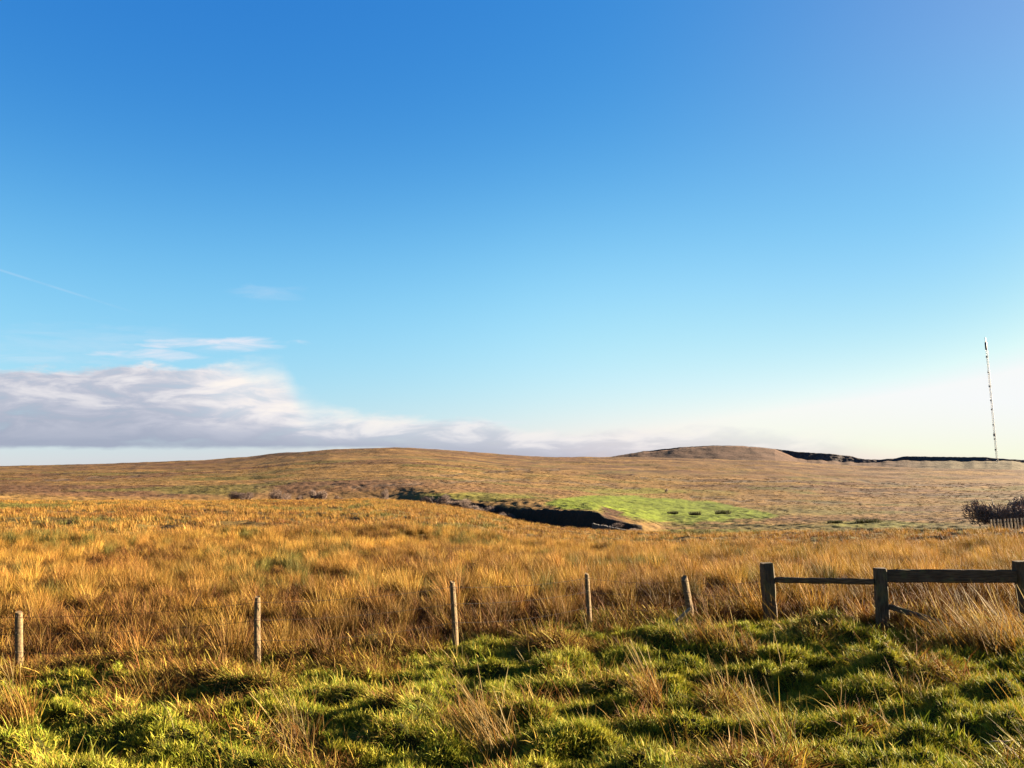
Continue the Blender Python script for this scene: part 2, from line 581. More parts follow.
def ground_mat(name, fine=1.0):
    m, n, o = new_mat(name)
    p = nd(n, 'ShaderNodeBsdfPrincipled'); n.links.new(p.outputs[0], o.inputs[0])
    at = nd(n, 'ShaderNodeAttribute', attribute_name='Col')
    tcn = nd(n, 'ShaderNodeTexCoord')
    h = None
    k = None
    for sc, wt in ((2.2 * fine, .6), (.35 * fine, .9), (.06 * fine, .8)):
        t = nd(n, 'ShaderNodeTexNoise'); t.inputs['Scale'].default_value = sc; t.inputs['Detail'].default_value = 6
        t.inputs['Roughness'].default_value = .65
        n.links.new(tcn.outputs['Object'], t.inputs['Vector'])
        v = mth(n, 'MULTIPLY', mth(n, 'SUBTRACT', t.outputs[0], .5), wt * 1.6)
        k = v if k is None else mth(n, 'ADD', k, v)
        hh = mth(n, 'MULTIPLY', t.outputs[0], .12 / sc)
        h = hh if h is None else mth(n, 'ADD', h, hh)
    v = nd(n, 'ShaderNodeVectorMath', operation='SCALE')
    n.links.new(at.outputs['Color'], v.inputs[0])
    n.links.new(mth(n, 'MAXIMUM', mth(n, 'ADD', k, 1.0), .35), v.inputs['Scale'])
    n.links.new(v.outputs[0], p.inputs['Base Color'])
    p.inputs['Roughness'].default_value = 1; p.inputs['Specular IOR Level'].default_value = .05
    bp = nd(n, 'ShaderNodeBump'); bp.inputs['Strength'].default_value = .8; bp.inputs['Distance'].default_value = 1.0
    n.links.new(h, bp.inputs['Height']); n.links.new(bp.outputs[0], p.inputs['Normal'])
    return m


def dim(pal, k):
    return [tuple(c * k for c in p) for p in pal]
MAT_GROUND = ground_mat('moor_ground')
MAT_HILL = ground_mat('hill_ground', .4)
MAT_GRASS = grass_mat('grass_blades')
MAT_CLUMP = grass_mat('clump_blades', .35, False)
MAT_POST = wood_mat('post_wood', (.125, .086, .045), (.065, .043, .023), moss_amt=.35)
MAT_RAIL = wood_mat('rail_wood', (.078, .055, .034), (.034, .024, .016), moss_amt=.25)
MAT_STAKE = wood_mat('stake_wood', (.21, .16, .095), (.14, .10, .055), moss_amt=.1)
MAT_PALE = wood_mat('picket_wood', (.5, .41, .27), (.36, .28, .18), moss_amt=.1)
MAT_WIRE = plain_mat('rusty_wire', (.035, .025, .02), .8, .3, 20, .1)
MAT_STONE = plain_mat('dark_stone', (.016, .014, .011), .9, .5, 9)
MAT_WALL = plain_mat('pale_stone', (.055, .048, .04), .9, .4, 2)
MAT_STEEL = plain_mat('mast_steel', (.085, .08, .08), .5, .2, .2, .2)
MAT_TWIG = plain_mat('twig_bark', (.13, .09, .07), .9, .4, 3)
MAT_TRUNK = plain_mat('trunk_bark', (.06, .048, .04), .9, .4, 3)
MAT_RUSH = plain_mat('dark_rush', (.03, .032, .013), .9, .4, 3)

# ------------------------------------------------------------------ ground mesh
KA = .335      # overall ground and grass reflectance
TAN = np.array((.285, .165, .056)); RUST = np.array((.165, .085, .046)); OLIVE = np.array((.16, .135, .036)); MEADOW = np.array((.175, .22, .02))
PEAT_SHADE = np.array((.06, .046, .034)); HEATH = np.array((.085, .052, .042)); STRAW = np.array((.36, .235, .07))
TAN, RUST, OLIVE, MEADOW, PEAT_SHADE, HEATH, STRAW = (c * KA for c in (TAN, RUST, OLIVE, MEADOW, PEAT_SHADE, HEATH, STRAW))

def cover(x, y, z, px, py):
    r = np.hypot(x, y); n = len(x)
    def lerp(c, t, k):
        k = np.clip(k, 0, 1)[:, None]
        return c * (1 - k) + t * k
    c = np.repeat(TAN[None], n, 0)
    A = fbm(x / 60, y / 90, 101, 4); B = fbm(x / 24, y / 30, 120, 4); D = fbm(x / 140, y / 160, 140, 4)
    c = lerp(c, RUST, sstep(D, -.1, .3) * .9)
    c = lerp(c, OLIVE, sstep(A, .0, .35) * .85)
    c = lerp(c, STRAW * .75, sstep(fbm(x / 70, y / 110, 180, 4), .15, .6) * .6)
    c = lerp(c, HEATH, sstep(B + .6 * sstep(r, 600, 1200), .35, .9) * .75)
    c = lerp(c, np.array((.20, .108, .056)) * KA, sstep(r, 500, 1000) * .55)
    c = lerp(c, HEATH * .8, sstep(fbm(x / 34, y / 60, 150, 4), .25, .7) * sstep(r, 300, 700) * .7)
    far_ = sstep(r, 240, 420)
    c = lerp(c, RUST * .9, sstep(fbm(x / 230, y / 30, 190, 3), .08, .4) * .75 * far_)
    c = lerp(c, TAN * 1.15, sstep(fbm(x / 260, y / 36, 195, 3), .1, .42) * .8 * far_)
    # the lit field on the near side of the valley is straw coloured
    ed = np.interp(px, PXG, E_R)
    fld = 1 - sstep(r / ed, .96, 1.02)
    fc = lerp(np.repeat((STRAW * .45)[None], n, 0), OLIVE * 1.2, sstep(fbm(x / 20, y / 26, 160, 4), .1, .7) * .8)
    fc = lerp(fc, RUST, sstep(fbm(x / 9, y / 12, 170, 3), .15, .7) * .6)
    c = lerp(c, fc, fld)
    # green bits in the field
    for cx, cy, wx, wy in ((430, 528, 70, 3), (715, 531, 60, 2.2), (20, 506, 60, 2.5), (870, 524, 70, 4), (470, 497, 70, 5), (640, 491, 60, 3)):
        q = ((px - cx) / wx) ** 2 + ((py - cy) / wy) ** 2 + fbm(px / 30, py / 3, 200, 3) * .6
        c = lerp(c, np.array((.2, .2, .035)) * KA, (1 - sstep(q, .3, 1.1)) * .75 * sstep(r, 60, 85))
    # improved meadow beyond the stream
    tpx = np.array([540, 570, 600, 640, 680, 720, 750, 780, 800]); ttop = np.array([503, 496, 494, 494.5, 497, 502, 508, 514, 519.]); tbot = np.array([507, 511, 514, 522, 525, 524, 521, 519, 519.])
    wv = fbm(px / 25, py / 4, 210, 4)
    inside = sstep(py - np.interp(px, tpx, ttop, left=600, right=600) + wv * 2.5, 0, 2.5) * sstep(np.interp(px, tpx, tbot, left=0, right=0) - py + wv * 3, 0, 4)
    md = lerp(np.repeat(MEADOW[None], n, 0), OLIVE, sstep(fbm(x / 6, y / 14, 220, 3), .2, .7) * .3)
    c = lerp(c, md[:, :], inside * (1 - fld)) if False else c * (1 - (inside * (1 - fld))[:, None]) + md * (inside * (1 - fld))[:, None]
    # steep stream bank: peat and heather, with the bank's shade painted into the colour
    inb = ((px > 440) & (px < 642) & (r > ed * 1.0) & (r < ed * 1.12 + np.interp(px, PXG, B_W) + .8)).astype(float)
    c = lerp(c, PEAT_SHADE, inb)
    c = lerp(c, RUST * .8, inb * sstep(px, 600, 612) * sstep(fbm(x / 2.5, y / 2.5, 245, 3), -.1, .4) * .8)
    cor = sstep(px, 596, 606) * (1 - sstep(px, 625, 650)) * ((r > ed) & (r < ed * 1.45)) * sstep(fbm(x / 5, y / 5, 240, 3) + 1 - sstep(px, 600, 640), .1, .6)
    c = lerp(c, RUST * .6, cor * (1 - inb))
    dm = ditch_mask(px, py) * sstep(r, 180, 240)
    c = lerp(c, PEAT_SHADE * 2.6, dm * .6)
    # near: soil and dead thatch under the grass
    s = fence_side(x, y)
    near = 1 - sstep(r, 22, 45)
    soil = lerp(np.repeat(np.array((.025, .014, .006))[None], n, 0), np.array((.02, .019, .005)), 1 - sstep(s + vn(x / 2, y / 2, 230) * .8, -.9, .6))
    c = c * (1 - near[:, None]) + soil * near[:, None]
    return c


def build_ground():
    fine = np.arange(-36.5, 36.51, .085)
    az = np.concatenate([np.arange(-180, -90, 6), np.arange(-90, -36.5, 1.2), fine, np.arange(37.5, 90, 1.2), np.arange(90, 180, 6)])
    az = np.radians(az)
    rr = np.concatenate([[.0], np.exp(np.linspace(math.log(1.0), math.log(60), 560)), np.exp(np.linspace(math.log(60), math.log(125), 120))[1:], np.exp(np.linspace(math.log(125), math.log(235), 200))[1:], np.exp(np.linspace(math.log(235), math.log(3100), 330))[1:]])
    Aa, Rr = np.meshgrid(az, rr, indexing='ij')
    x, y = (Rr * np.sin(Aa)).ravel(), (Rr * np.cos(Aa)).ravel()
    ab = np.clip(np.arctan2(x, y), -R(62), R(62)); r = np.hypot(x, y)
    front = 1 - sstep(np.abs(Aa.ravel()), R(75), R(130))
    z = base_z(r * np.sin(ab), r * np.cos(ab)) * front + (1 - front) * np.where(r > 5, .4, .5)
    z = z + relief(x, y)
    px, py = project(x, y, z)
    py = np.where(np.abs(Aa.ravel()) < R(60), py, 480.0); px = np.where(np.abs(Aa.ravel()) < R(60), px, 1500.0)
    z = z - ditch_mask(px, py) * sstep(r, 180, 260) * .25
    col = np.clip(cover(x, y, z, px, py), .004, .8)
    na, nr = len(az), len(rr)
    i, j = np.meshgrid(np.arange(na), np.arange(nr - 1), indexing='ij')
    i2 = (i + 1) % na
    Q = np.stack([i * nr + j, i * nr + j + 1, i2 * nr + j + 1, i2 * nr + j], -1).reshape(-1, 4)
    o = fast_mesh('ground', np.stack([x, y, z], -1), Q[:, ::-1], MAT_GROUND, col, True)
    C.objects.link(o)
    o['kind'] = 'structure'
    return o
build_ground()


def build_hill():
    px = np.arange(540, 1240, 1.0)
    sky_k = np.array([(540, 463), (600, 459), (615, 456), (640, 451.8), (680, 447.2), (710, 445.6), (735, 445.6), (760, 447.2), (785, 450.2), (800, 452), (830, 453.8), (850, 456),
             (862, 459), (880, 459.7), (895, 458.2), (905, 456.3), (940, 456.8), (985, 457.2), (1005, 459), (1024, 460), (1100, 462), (1240, 466)])
    sk0 = np.interp(px, sky_k[:, 0], sky_k[:, 1])
    sk0 = np.convolve(np.pad(sk0, 6, 'edge'), np.hanning(13) / np.hanning(13).sum(), 'valid')
    sk = sk0 + vn(px / 9, px * 0, 300) * .4 + vn(px / 3, px * 0, 301) * .2
    # depth of the quarry face below the skyline, in pixels of bearing height
    fk = np.array([(540, .1), (640, .1), (655, 1.4), (690, .9), (740, .2), (775, .3), (788, 4.0), (797, 6.8), (830, 7.2), (852, 5.8), (865, 3.8), (885, 2.4), (898, 2.8), (906, 4.0), (950, 4.0), (985, 4.0), (1003, 2.0), (1012, 1.5), (1024, 3.0), (1240, 2)])
    fh = np.interp(px, fk[:, 0], fk[:, 1]) * (1 + .15 * vn(px / 11, px * 0, 305))
    rk = np.array([(540, 2000), (780, 2055), (810, 2060), (862, 2110), (900, 2150), (1240, 2150)])
    rc = np.interp(px, rk[:, 0], rk[:, 1]) + vn(px / 30, px * 0, 306) * 14
    rows = []
    # (radius, py) rows from the foot towards the top
    NB, NF, NT = 26, 10, 14
    for k in range(NB):
        t = k / (NB - 1)
        r = 1500 + (rc - 1500) * t
        s_ = sk0 + (sk - sk0) * t ** 12
        py = 486 + (s_ + fh - 486) * t ** .75
        rows.append((r, py, 0 * t))
    for k in range(1, NF + 1):
        t = k / NF
        r = rc + 16 * t + vn(px / 5, px * 0 + k * .7, 310) * 2.5
        rows.append((r, sk + fh * (1 - t) + .6 * (1 - t), 1))
    for k in range(1, NT + 1):
        t = k / NT
        r = rc + 16 + 500 * t
        rows.append((r, sk0 + (sk - sk0) * max(0, 1 - 4 * t) + 9 * t ** 1.6, 0))
    V, Cc = [], []
    rock = np.array((.045, .037, .036)); grass = np.array((.054, .031, .02)); talus = np.array((.035, .024, .02))
    for q, (r, py, f) in enumerate(rows):
        a, e = azel(px, py)
        x, y = r * np.sin(a), r * np.cos(a)
        z = CAM_Z + r * np.tan(e)
        V.append(np.stack([x, y, z + (vn(x / 30, y / 40, 320) * 1.5 if 0 < q < NB - 2 else 0)], -1))
        steep = np.clip(fh / 3, 0, 1)
        k = fbm(x / 130, y / 45, 330, 4) * .6 + .5
        g = grass[None] * (1 - .5 * k[:, None]) + talus[None] * .5 * k[:, None]
        gr = sstep(px, 880, 960) * sstep(py, 458.5, 461)
        g = g * (1 - .6 * gr[:, None]) + np.array((.062, .055, .03))[None] * .6 * gr[:, None]
        if f:
            c = g * (1 - steep[:, None]) + (rock * (1 + .8 * vn(px / 2, px * 0 + q, 333)[:, None])) * steep[:, None]
        else:
            c = g
        if q >= NB + NF:
            dk = steep * (1 - sstep(q - NB - NF, 0, 3))
            c = c * (1 - dk[:, None]) + rock * 1.4 * dk[:, None]
        Cc.append(np.clip(c, .01, .6))
    V = np.array(V); nr, nc = V.shape[:2]
    i, j = np.meshgrid(np.arange(nr - 1), np.arange(nc - 1), indexing='ij')
    Q = np.stack([i * nc + j, i * nc + j + 1, (i + 1) * nc + j + 1, (i + 1) * nc + j], -1).reshape(-1, 4)
    o = fast_mesh('hill', V.reshape(-1, 3), Q, MAT_HILL, np.array(Cc).reshape(-1, 3), True)
    C.objects.link(o); o['kind'] = 'structure'
build_hill()


# ------------------------------------------------------------------ grass
def tuft(name, n, rb, L, w, lean, bend, palette, mat, seg=3, bias=(-.25, 0), seed=0, tipmul=1.1, basemul=.8, plume=0.0, link=False, span=None):
    """a clump of blades: n blades rooted within radius rb, lengths L=(lo,hi)"""
    g = np.random.default_rng(seed)
    ang = g.uniform(0, 2 * np.pi, n); rad = rb * np.sqrt(g.uniform(0, 1, n))
    if span is None:
        bx, by = rad * np.cos(ang), rad * np.sin(ang)
    else:
        bx, by = g.normal(0, span[0], n), g.normal(0, span[1], n)
    da = np.where(g.uniform(0, 1, n) < .65, ang, 0) + g.normal(0, .9, n)
    le = g.uniform(*L, n); ln = np.abs(g.normal(0, lean, n)) + .05
    dx, dy = np.cos(da) * ln + bias[0] * g.uniform(.4, 1.3, n), np.sin(da) * ln + bias[1]
    lean_t = np.hypot(dx, dy); ux, uy = dx / (lean_t + 1e-6), dy / (lean_t + 1e-6)
    bnd = bend * g.uniform(.2, 1.6, n)
    fa = g.uniform(0, 2 * np.pi, n)
    sxv, syv = np.cos(fa), np.sin(fa)
    ww = w * g.uniform(.6, 1.3, n)
    pal = np.array(palette)
    col = pal[g.integers(0, len(pal), n)] * g.uniform(.75, 1.25, n)[:, None]
    V = np.zeros((n, seg + 1, 2, 3)); K = np.zeros((n, seg + 1, 2, 3))
    x, y, z = bx.copy(), by.copy(), np.full(n, -.03)
    th = np.arctan(lean_t)
    for k in range(seg + 1):
        t = k / seg
        wk = ww * ((1 - t) ** .7 * .9 + .1 if plume == 0 else (.45 + (plume if t > .6 and t < .99 else 0)))
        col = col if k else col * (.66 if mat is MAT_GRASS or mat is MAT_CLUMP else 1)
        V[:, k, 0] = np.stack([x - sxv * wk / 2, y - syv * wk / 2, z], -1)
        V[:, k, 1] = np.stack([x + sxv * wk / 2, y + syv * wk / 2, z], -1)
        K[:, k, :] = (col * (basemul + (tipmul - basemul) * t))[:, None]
        a = np.minimum(th + bnd * (t + .15), 2.3)
        st = le / seg
        x, y, z = x + ux * np.sin(a) * st, y + uy * np.sin(a) * st, z + np.cos(a) * st
    b = np.arange(n)[:, None] * (seg + 1) * 2 + np.arange(seg)[None] * 2
    Q = np.stack([b, b + 1, b + 3, b + 2], -1).reshape(-1, 4)
    o = fast_mesh(name, V.reshape(-1, 3), Q, mat, K.reshape(-1, 3))
    if link:
        C.objects.link(o)
    return o


GREEN = [(.10, .125, .010), (.14, .155, .012), (.18, .175, .014), (.065, .10, .009), (.22, .19, .022)]
YELL = [(.24, .20, .022), (.30, .22, .035), (.34, .25, .06), (.18, .17, .018), (.14, .15, .014)]
GOLD = [(.40, .25, .065), (.35, .20, .045), (.45, .31, .10), (.29, .145, .032), (.24, .11, .028), (.38, .21, .045)]
RUSTY = [(.23, .095, .022), (.29, .135, .034), (.17, .068, .018), (.34, .19, .055), (.12, .055, .017)]
PALE = [(.58, .44, .20), (.50, .35, .13), (.44, .29, .095)]
GREEN, YELL, GOLD, RUSTY, PALE = dim(GREEN, 1.3), dim(YELL, 1.15), [(r_ * .68, g_ * .655, b_ * .5) for r_, g_, b_ in GOLD], [(r_ * .6, g_ * .56, b_ * .5) for r_, g_, b_ in RUSTY], dim(PALE, .47)


def lib(name, objs):
    col = bpy.data.collections.new(name)
    for o in objs:
        col.objects.link(o)
    return col


def scatter(name, pts, rot, scl, idx, tint, coll):
    me = bpy.data.meshes.new(name)
    n = len(pts)
    me.vertices.add(n); me.vertices.foreach_set('co', pts.astype(np.float32).ravel())
    for nm, ty, arr, key in (('rot', 'FLOAT_VECTOR', rot, 'vector'), ('scl', 'FLOAT_VECTOR', scl, 'vector'), ('idx', 'INT', idx, 'value'), ('tint', 'FLOAT_VECTOR', tint, 'vector')):
        a = me.attributes.new(nm, ty, 'POINT')
        a.data.foreach_set(key, np.ascontiguousarray(arr, np.int32 if ty == 'INT' else np.float32).ravel())
    o = bpy.data.objects.new(name, me); C.objects.link(o)
    o['kind'] = 'stuff'
    ng = bpy.data.node_groups.new(name + '_nodes', 'GeometryNodeTree')
    ng.interface.new_socket('Geometry', in_out='INPUT', socket_type='NodeSocketGeometry')
    ng.interface.new_socket('Geometry', in_out='OUTPUT', socket_type='NodeSocketGeometry')
    gi, go = ng.nodes.new('NodeGroupInput'), ng.nodes.new('NodeGroupOutput')
    ci = ng.nodes.new('GeometryNodeCollectionInfo'); ci.inputs['Collection'].default_value = coll
    ci.inputs['Separate Children'].default_value = True; ci.inputs['Reset Children'].default_value = True
    ip = ng.nodes.new('GeometryNodeInstanceOnPoints'); ip.inputs['Pick Instance'].default_value = True
    def na(nm, ty):
        a = ng.nodes.new('GeometryNodeInputNamedAttribute'); a.data_type = ty; a.inputs['Name'].default_value = nm
        return a.outputs['Attribute']
    L = ng.links.new
    L(gi.outputs[0], ip.inputs['Points']); L(ci.outputs[0], ip.inputs['Instance'])
    L(na('idx', 'INT'), ip.inputs['Instance Index'])
    e2r = ng.nodes.new('FunctionNodeEulerToRotation'); L(na('rot', 'FLOAT_VECTOR'), e2r.inputs[0]); L(e2r.outputs[0], ip.inputs['Rotation'])
    L(na('scl', 'FLOAT_VECTOR'), ip.inputs['Scale']); L(ip.outputs[0], go.inputs[0])
    md = o.modifiers.new('grow', 'NODES'); md.node_group = ng
    return o


CLEAR = [(*at_depth(681, 13.2), .42), (*at_depth(676, 12.9), .35), (*at_depth(905, 12.3), .55), (*at_depth(925, 12.0), .55), (*at_depth(900, 11.8), .5)]
def clear_of(x, y):
    k = np.ones(len(x), bool)
    for cx, cy, cr_ in CLEAR:
        k &= (x - cx) ** 2 + (y - cy) ** 2 > cr_ ** 2
    return k


def grid_points(r0, r1, spacing, half=R(36.5), jit=.42):
    g = np.arange(-r1, r1, spacing)
    x, y = np.meshgrid(g, g[g > 0])
    x = x + (np.arange(x.shape[0]) % 2)[:, None] * spacing / 2
    x = (x + RNG.uniform(-jit, jit, x.shape) * spacing).ravel(); y = (y + RNG.uniform(-jit, jit, y.shape) * spacing).ravel()
    r = np.hypot(x, y); k = (r > r0) & (r < r1) & (np.abs(np.arctan2(x, y)) < half)
    return x[k], y[k], r[k]


def polar_points(r0, r1, spacing, half=R(36.5)):
    """jittered points of even density in the wedge in front of the camera"""
    area = half * (r1 ** 2 - r0 ** 2)
    n = int(area / spacing ** 2)
    r = np.sqrt(RNG.uniform(r0 ** 2, r1 ** 2, n)); a = RNG.uniform(-half, half, n)
    return r * np.sin(a), r * np.cos(a), r


def grow_turf():
    ts = []
    for k in range(4):
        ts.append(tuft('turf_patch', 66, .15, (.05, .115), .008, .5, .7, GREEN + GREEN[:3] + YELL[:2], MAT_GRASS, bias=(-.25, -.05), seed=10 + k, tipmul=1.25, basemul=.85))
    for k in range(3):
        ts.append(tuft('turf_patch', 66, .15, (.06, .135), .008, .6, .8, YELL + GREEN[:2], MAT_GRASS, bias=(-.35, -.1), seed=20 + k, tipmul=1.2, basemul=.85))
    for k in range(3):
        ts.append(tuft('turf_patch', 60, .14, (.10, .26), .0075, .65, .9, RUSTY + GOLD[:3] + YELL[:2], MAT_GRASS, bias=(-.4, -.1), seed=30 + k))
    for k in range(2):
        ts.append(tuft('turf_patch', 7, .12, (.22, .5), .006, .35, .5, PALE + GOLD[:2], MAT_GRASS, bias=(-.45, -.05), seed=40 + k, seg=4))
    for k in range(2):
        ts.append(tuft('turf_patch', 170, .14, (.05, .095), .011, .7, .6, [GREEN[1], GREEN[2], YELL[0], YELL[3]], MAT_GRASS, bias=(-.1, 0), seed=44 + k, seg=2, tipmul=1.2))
    coll = lib('turf_kinds', ts)
    x, y, r = grid_points(3.0, 18, .088, R(47), .6)
    s = fence_side(x, y) + vn(x / 1.7, y / 1.7, 400) * .9
    keep = s < .7
    x, y, s = x[keep], y[keep], s[keep]
    z = height(x, y)
    q = fbm(x / 1.3, y / .9, 410, 3) + .35 * sstep(s, -2.5, 0)
    rg = sstep(x, -1, 5) * .28
    u = RNG.uniform(0, 1, len(x))
    v = q - rg + (u - .5) * .5 + .22 * np.clip(fbm(x / .9 + 9, y / .6, 417, 2), 0, 1)
    v = v + .5 * (relief(x, y) - .08)
    idx = np.where(v < .02, RNG.integers(0, 4, len(x)), np.where(v < .42, RNG.integers(4, 7, len(x)), RNG.integers(7, 10, len(x))))
    idx = np.where(RNG.uniform(0, 1, len(x)) < .012, RNG.integers(10, 12, len(x)), idx)
    ms = vn(x / .7 + 5, y / .55, 415)
    idx = np.where((ms > .22) & (v < .45) & (RNG.uniform(0, 1, len(x)) < .8), RNG.integers(12, 14, len(x)), idx)
    n = len(x)
    e_ = .06
    gx, gy = (height(x + e_, y) - height(x - e_, y)) / (2 * e_), (height(x, y + e_) - height(x, y - e_)) / (2 * e_)
    za = RNG.normal(0, .7, n)
    gx, gy = np.cos(za) * gx + np.sin(za) * gy, -np.sin(za) * gx + np.cos(za) * gy
    rot = np.stack([np.arctan(gy) * .75 + RNG.normal(0, .12, n), -np.arctan(gx) * .75 + RNG.normal(0, .12, n), za], -1)
    sc = RNG.uniform(.75, 1.35, n) * (1 + .3 * np.clip(q, -.3, 1))
    b = RNG.uniform(.65, 1.4, n)
    tint = np.stack([b * RNG.uniform(.92, 1.1, n), b, b * RNG.uniform(.8, 1.1, n)], -1)
    scatter('rough_grass', np.stack([x, y, z], -1), rot, np.stack([sc, sc, sc * RNG.uniform(.8, 1.2, n)], -1), idx, tint, coll)


def grow_moor():
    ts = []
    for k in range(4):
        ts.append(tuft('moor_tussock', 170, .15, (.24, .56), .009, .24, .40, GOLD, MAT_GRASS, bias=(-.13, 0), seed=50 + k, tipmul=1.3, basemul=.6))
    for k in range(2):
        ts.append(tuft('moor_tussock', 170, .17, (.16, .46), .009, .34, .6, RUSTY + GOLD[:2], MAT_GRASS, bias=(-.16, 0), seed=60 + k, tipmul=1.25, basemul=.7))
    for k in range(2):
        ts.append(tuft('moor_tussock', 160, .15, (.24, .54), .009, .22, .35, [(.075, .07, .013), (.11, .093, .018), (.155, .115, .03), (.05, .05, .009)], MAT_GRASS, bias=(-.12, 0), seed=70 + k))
    coll = lib('tussock_kinds', ts)
    # near field
    x, y, r = grid_points(9, 48, .44, R(43))
    s = fence_side(x, y) + vn(x / 1.3, y / 1.3, 430) * 1.1
    gap = fbm(x / 1.1, y / .9, 440, 2)
    keep = clear_of(x, y) & (s > .1) & (gap > -.02 - .2 * sstep(r, 18, 40))
    x, y, r, gap = x[keep], y[keep], r[keep], gap[keep]
    z = height(x, y)
    n = len(x)
    q = fbm(x / 5, y / 7, 450, 3) + RNG.normal(0, .22, n)
    sd = fence_side(x, y)
    q = q - .75 * (1 - sstep(sd, .5, 6)) * (.65 + .45 * vn(x / 2.2, y / 1.6, 455))
    idx = np.where(q < -.2, RNG.integers(4, 6, n), np.where(q > .42, RNG.integers(6, 8, n), RNG.integers(0, 4, n)))
    rot = np.stack([RNG.normal(0, .08, n), RNG.normal(-.05, .1, n), RNG.normal(0, .6, n)], -1)
    sc = RNG.uniform(.6, 1.3, n) * (1 + .3 * np.clip(gap, -.5, .8))
    b = RNG.uniform(.55, 1.5, n) * (1 + .25 * fbm(x / 3, y / 3, 460, 2)) * (1 + .4 * vn(x / .9, y / .7, 465)) * (1 - .3 * (1 - sstep(sd, .8, 6)))
    tint = np.stack([b, b * RNG.uniform(.9, 1.06, n), b * RNG.uniform(.8, 1.1, n)], -1)
    scatter('moor_grass', np.stack([x, y, z], -1), rot, np.stack([sc, sc, sc], -1), idx, tint, coll)
    # short dead litter between the tussocks
    lt = [tuft('litter_patch', 90, .24, (.08, .24), .010, .8, .9, RUSTY, MAT_GRASS, bias=(-.15, -.05), seed=560 + k, seg=2, tipmul=1.1, basemul=.8) for k in range(3)]
    lcoll = lib('litter_kinds', lt)
    x, y, r = grid_points(9, 36, .23, R(43), .6)
    k = (fence_side(x, y) + vn(x / 1.3, y / 1.3, 430) * 1.1 > -.1)
    x, y = x[k], y[k]; z = height(x, y); n = len(x)
    b = RNG.uniform(.3, .8, n)
    scatter('grass_litter', np.stack([x, y, z], -1), np.stack([RNG.normal(0, .15, n), RNG.normal(0, .15, n), RNG.uniform(0, 6.28, n)], -1),
            np.repeat(RNG.uniform(.8, 1.3, n)[:, None], 3, 1), RNG.integers(0, 3, n), np.stack([b, b, b], -1), lcoll)
    # middle and far field
    ts = []
    for k in range(4):
        ts.append(tuft('far_tussock', 42, .34, (.24, .52), .032, .3, .4, GOLD, MAT_GRASS, bias=(-.22, 0), seed=80 + k, seg=2, tipmul=1.2, basemul=.7))
    for k in range(2):
        ts.append(tuft('far_tussock', 42, .34, (.2, .45), .032, .3, .5, RUSTY + GOLD[:2], MAT_GRASS, bias=(-.22, 0), seed=90 + k, seg=2, tipmul=1.2, basemul=.7))
    for k in range(2):
        ts.append(tuft('far_tussock', 42, .34, (.2, .45), .032, .25, .4, [(.10, .09, .022), (.15, .115, .033), (.075, .075, .015)], MAT_GRASS, bias=(-.22, 0), seed=95 + k, seg=2))
    coll = lib('far_tussock_kinds', ts)
    x, y, r = grid_points(44, 205, .92, R(39))
    px, py = project(x, y, height(x, y))
    ed = np.interp(px, PXG, E_R)
    gap = fbm(x / 2.6, y / 2.2, 480, 3)
    keep = (r < ed * 1.01) & (gap > -.16)
    x, y, r, px, py, gap = x[keep], y[keep], r[keep], px[keep], py[keep], gap[keep]
    n = len(x)
    z = height(x, y)
    q = fbm(x / 16, y / 24, 490, 4) + RNG.normal(0, .2, n)
    for cx, cy, wx, wy in ((430, 529, 70, 3.5), (715, 532, 60, 2.2), (20, 507, 60, 2.5)):
        q = q + 1.2 * (1 - sstep(((px - cx) / wx) ** 2 + ((py - cy) / wy) ** 2, .4, 1.2))
    idx = np.where(q < -.3, RNG.integers(4, 6, n), np.where(q > .4, RNG.integers(6, 8, n), RNG.integers(0, 4, n)))
    sc = RNG.uniform(.7, 1.2, n) * (1 + .4 * np.clip(gap, -.5, .7))
    b = RNG.uniform(.6, 1.4, n)
    tint = np.stack([b, b * RNG.uniform(.9, 1.05, n), b], -1)
    rot = np.stack([np.zeros(n), np.zeros(n), RNG.normal(0, .7, n)], -1)
    scatter('field_grass', np.stack([x, y, z - .02], -1), rot, np.stack([sc, sc, sc], -1), idx, tint, coll)

    # rough herbage on the hillsides
    ts = [tuft('heath_tussock', 46, .75, (.25, .75), .09, .35, .4, [(1, 1, 1), (.8, .78, .75), (1.25, 1.2, 1.1)], MAT_GRASS, bias=(-.15, 0), seed=600 + k, seg=2, tipmul=1.1, basemul=.85) for k in range(4)]
    coll = lib('heath_kinds', ts)
    a = RNG.uniform(-R(36.5), R(36.5), 30000); r = np.exp(RNG.uniform(math.log(150), math.log(700), 30000))
    x, y = r * np.sin(a), r * np.cos(a)
    z = height(x, y); px, py = project(x, y, z)
    ed = np.interp(px, PXG, E_R); bw = np.interp(px, PXG, B_W)
    keep = (r > ed * 1.12 + bw + 1) & (fbm(x / 18, y / 22, 610, 3) + RNG.normal(0, .3, len(x)) > -.25)
    x, y, z, r, px, py = x[keep], y[keep], z[keep], r[keep], px[keep], py[keep]
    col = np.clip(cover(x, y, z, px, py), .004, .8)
    n = len(x)
    mead = sstep(col[:, 1] / col[:, 0], .95, 1.1)
    sc = RNG.uniform(.5, 1.15, n) * np.clip(r / 460, .45, 1.5) * (1 - .75 * mead)
    tint = col * RNG.uniform(.85, 1.3, n)[:, None]
    rot = np.stack([np.zeros(n), np.zeros(n), RNG.uniform(0, 6.28, n)], -1)
    scatter('heath_grass', np.stack([x, y, z - .05], -1), rot, np.stack([sc, sc, sc * .6], -1), RNG.integers(0, 4, n), tint, coll)


grow_turf()
grow_moor()


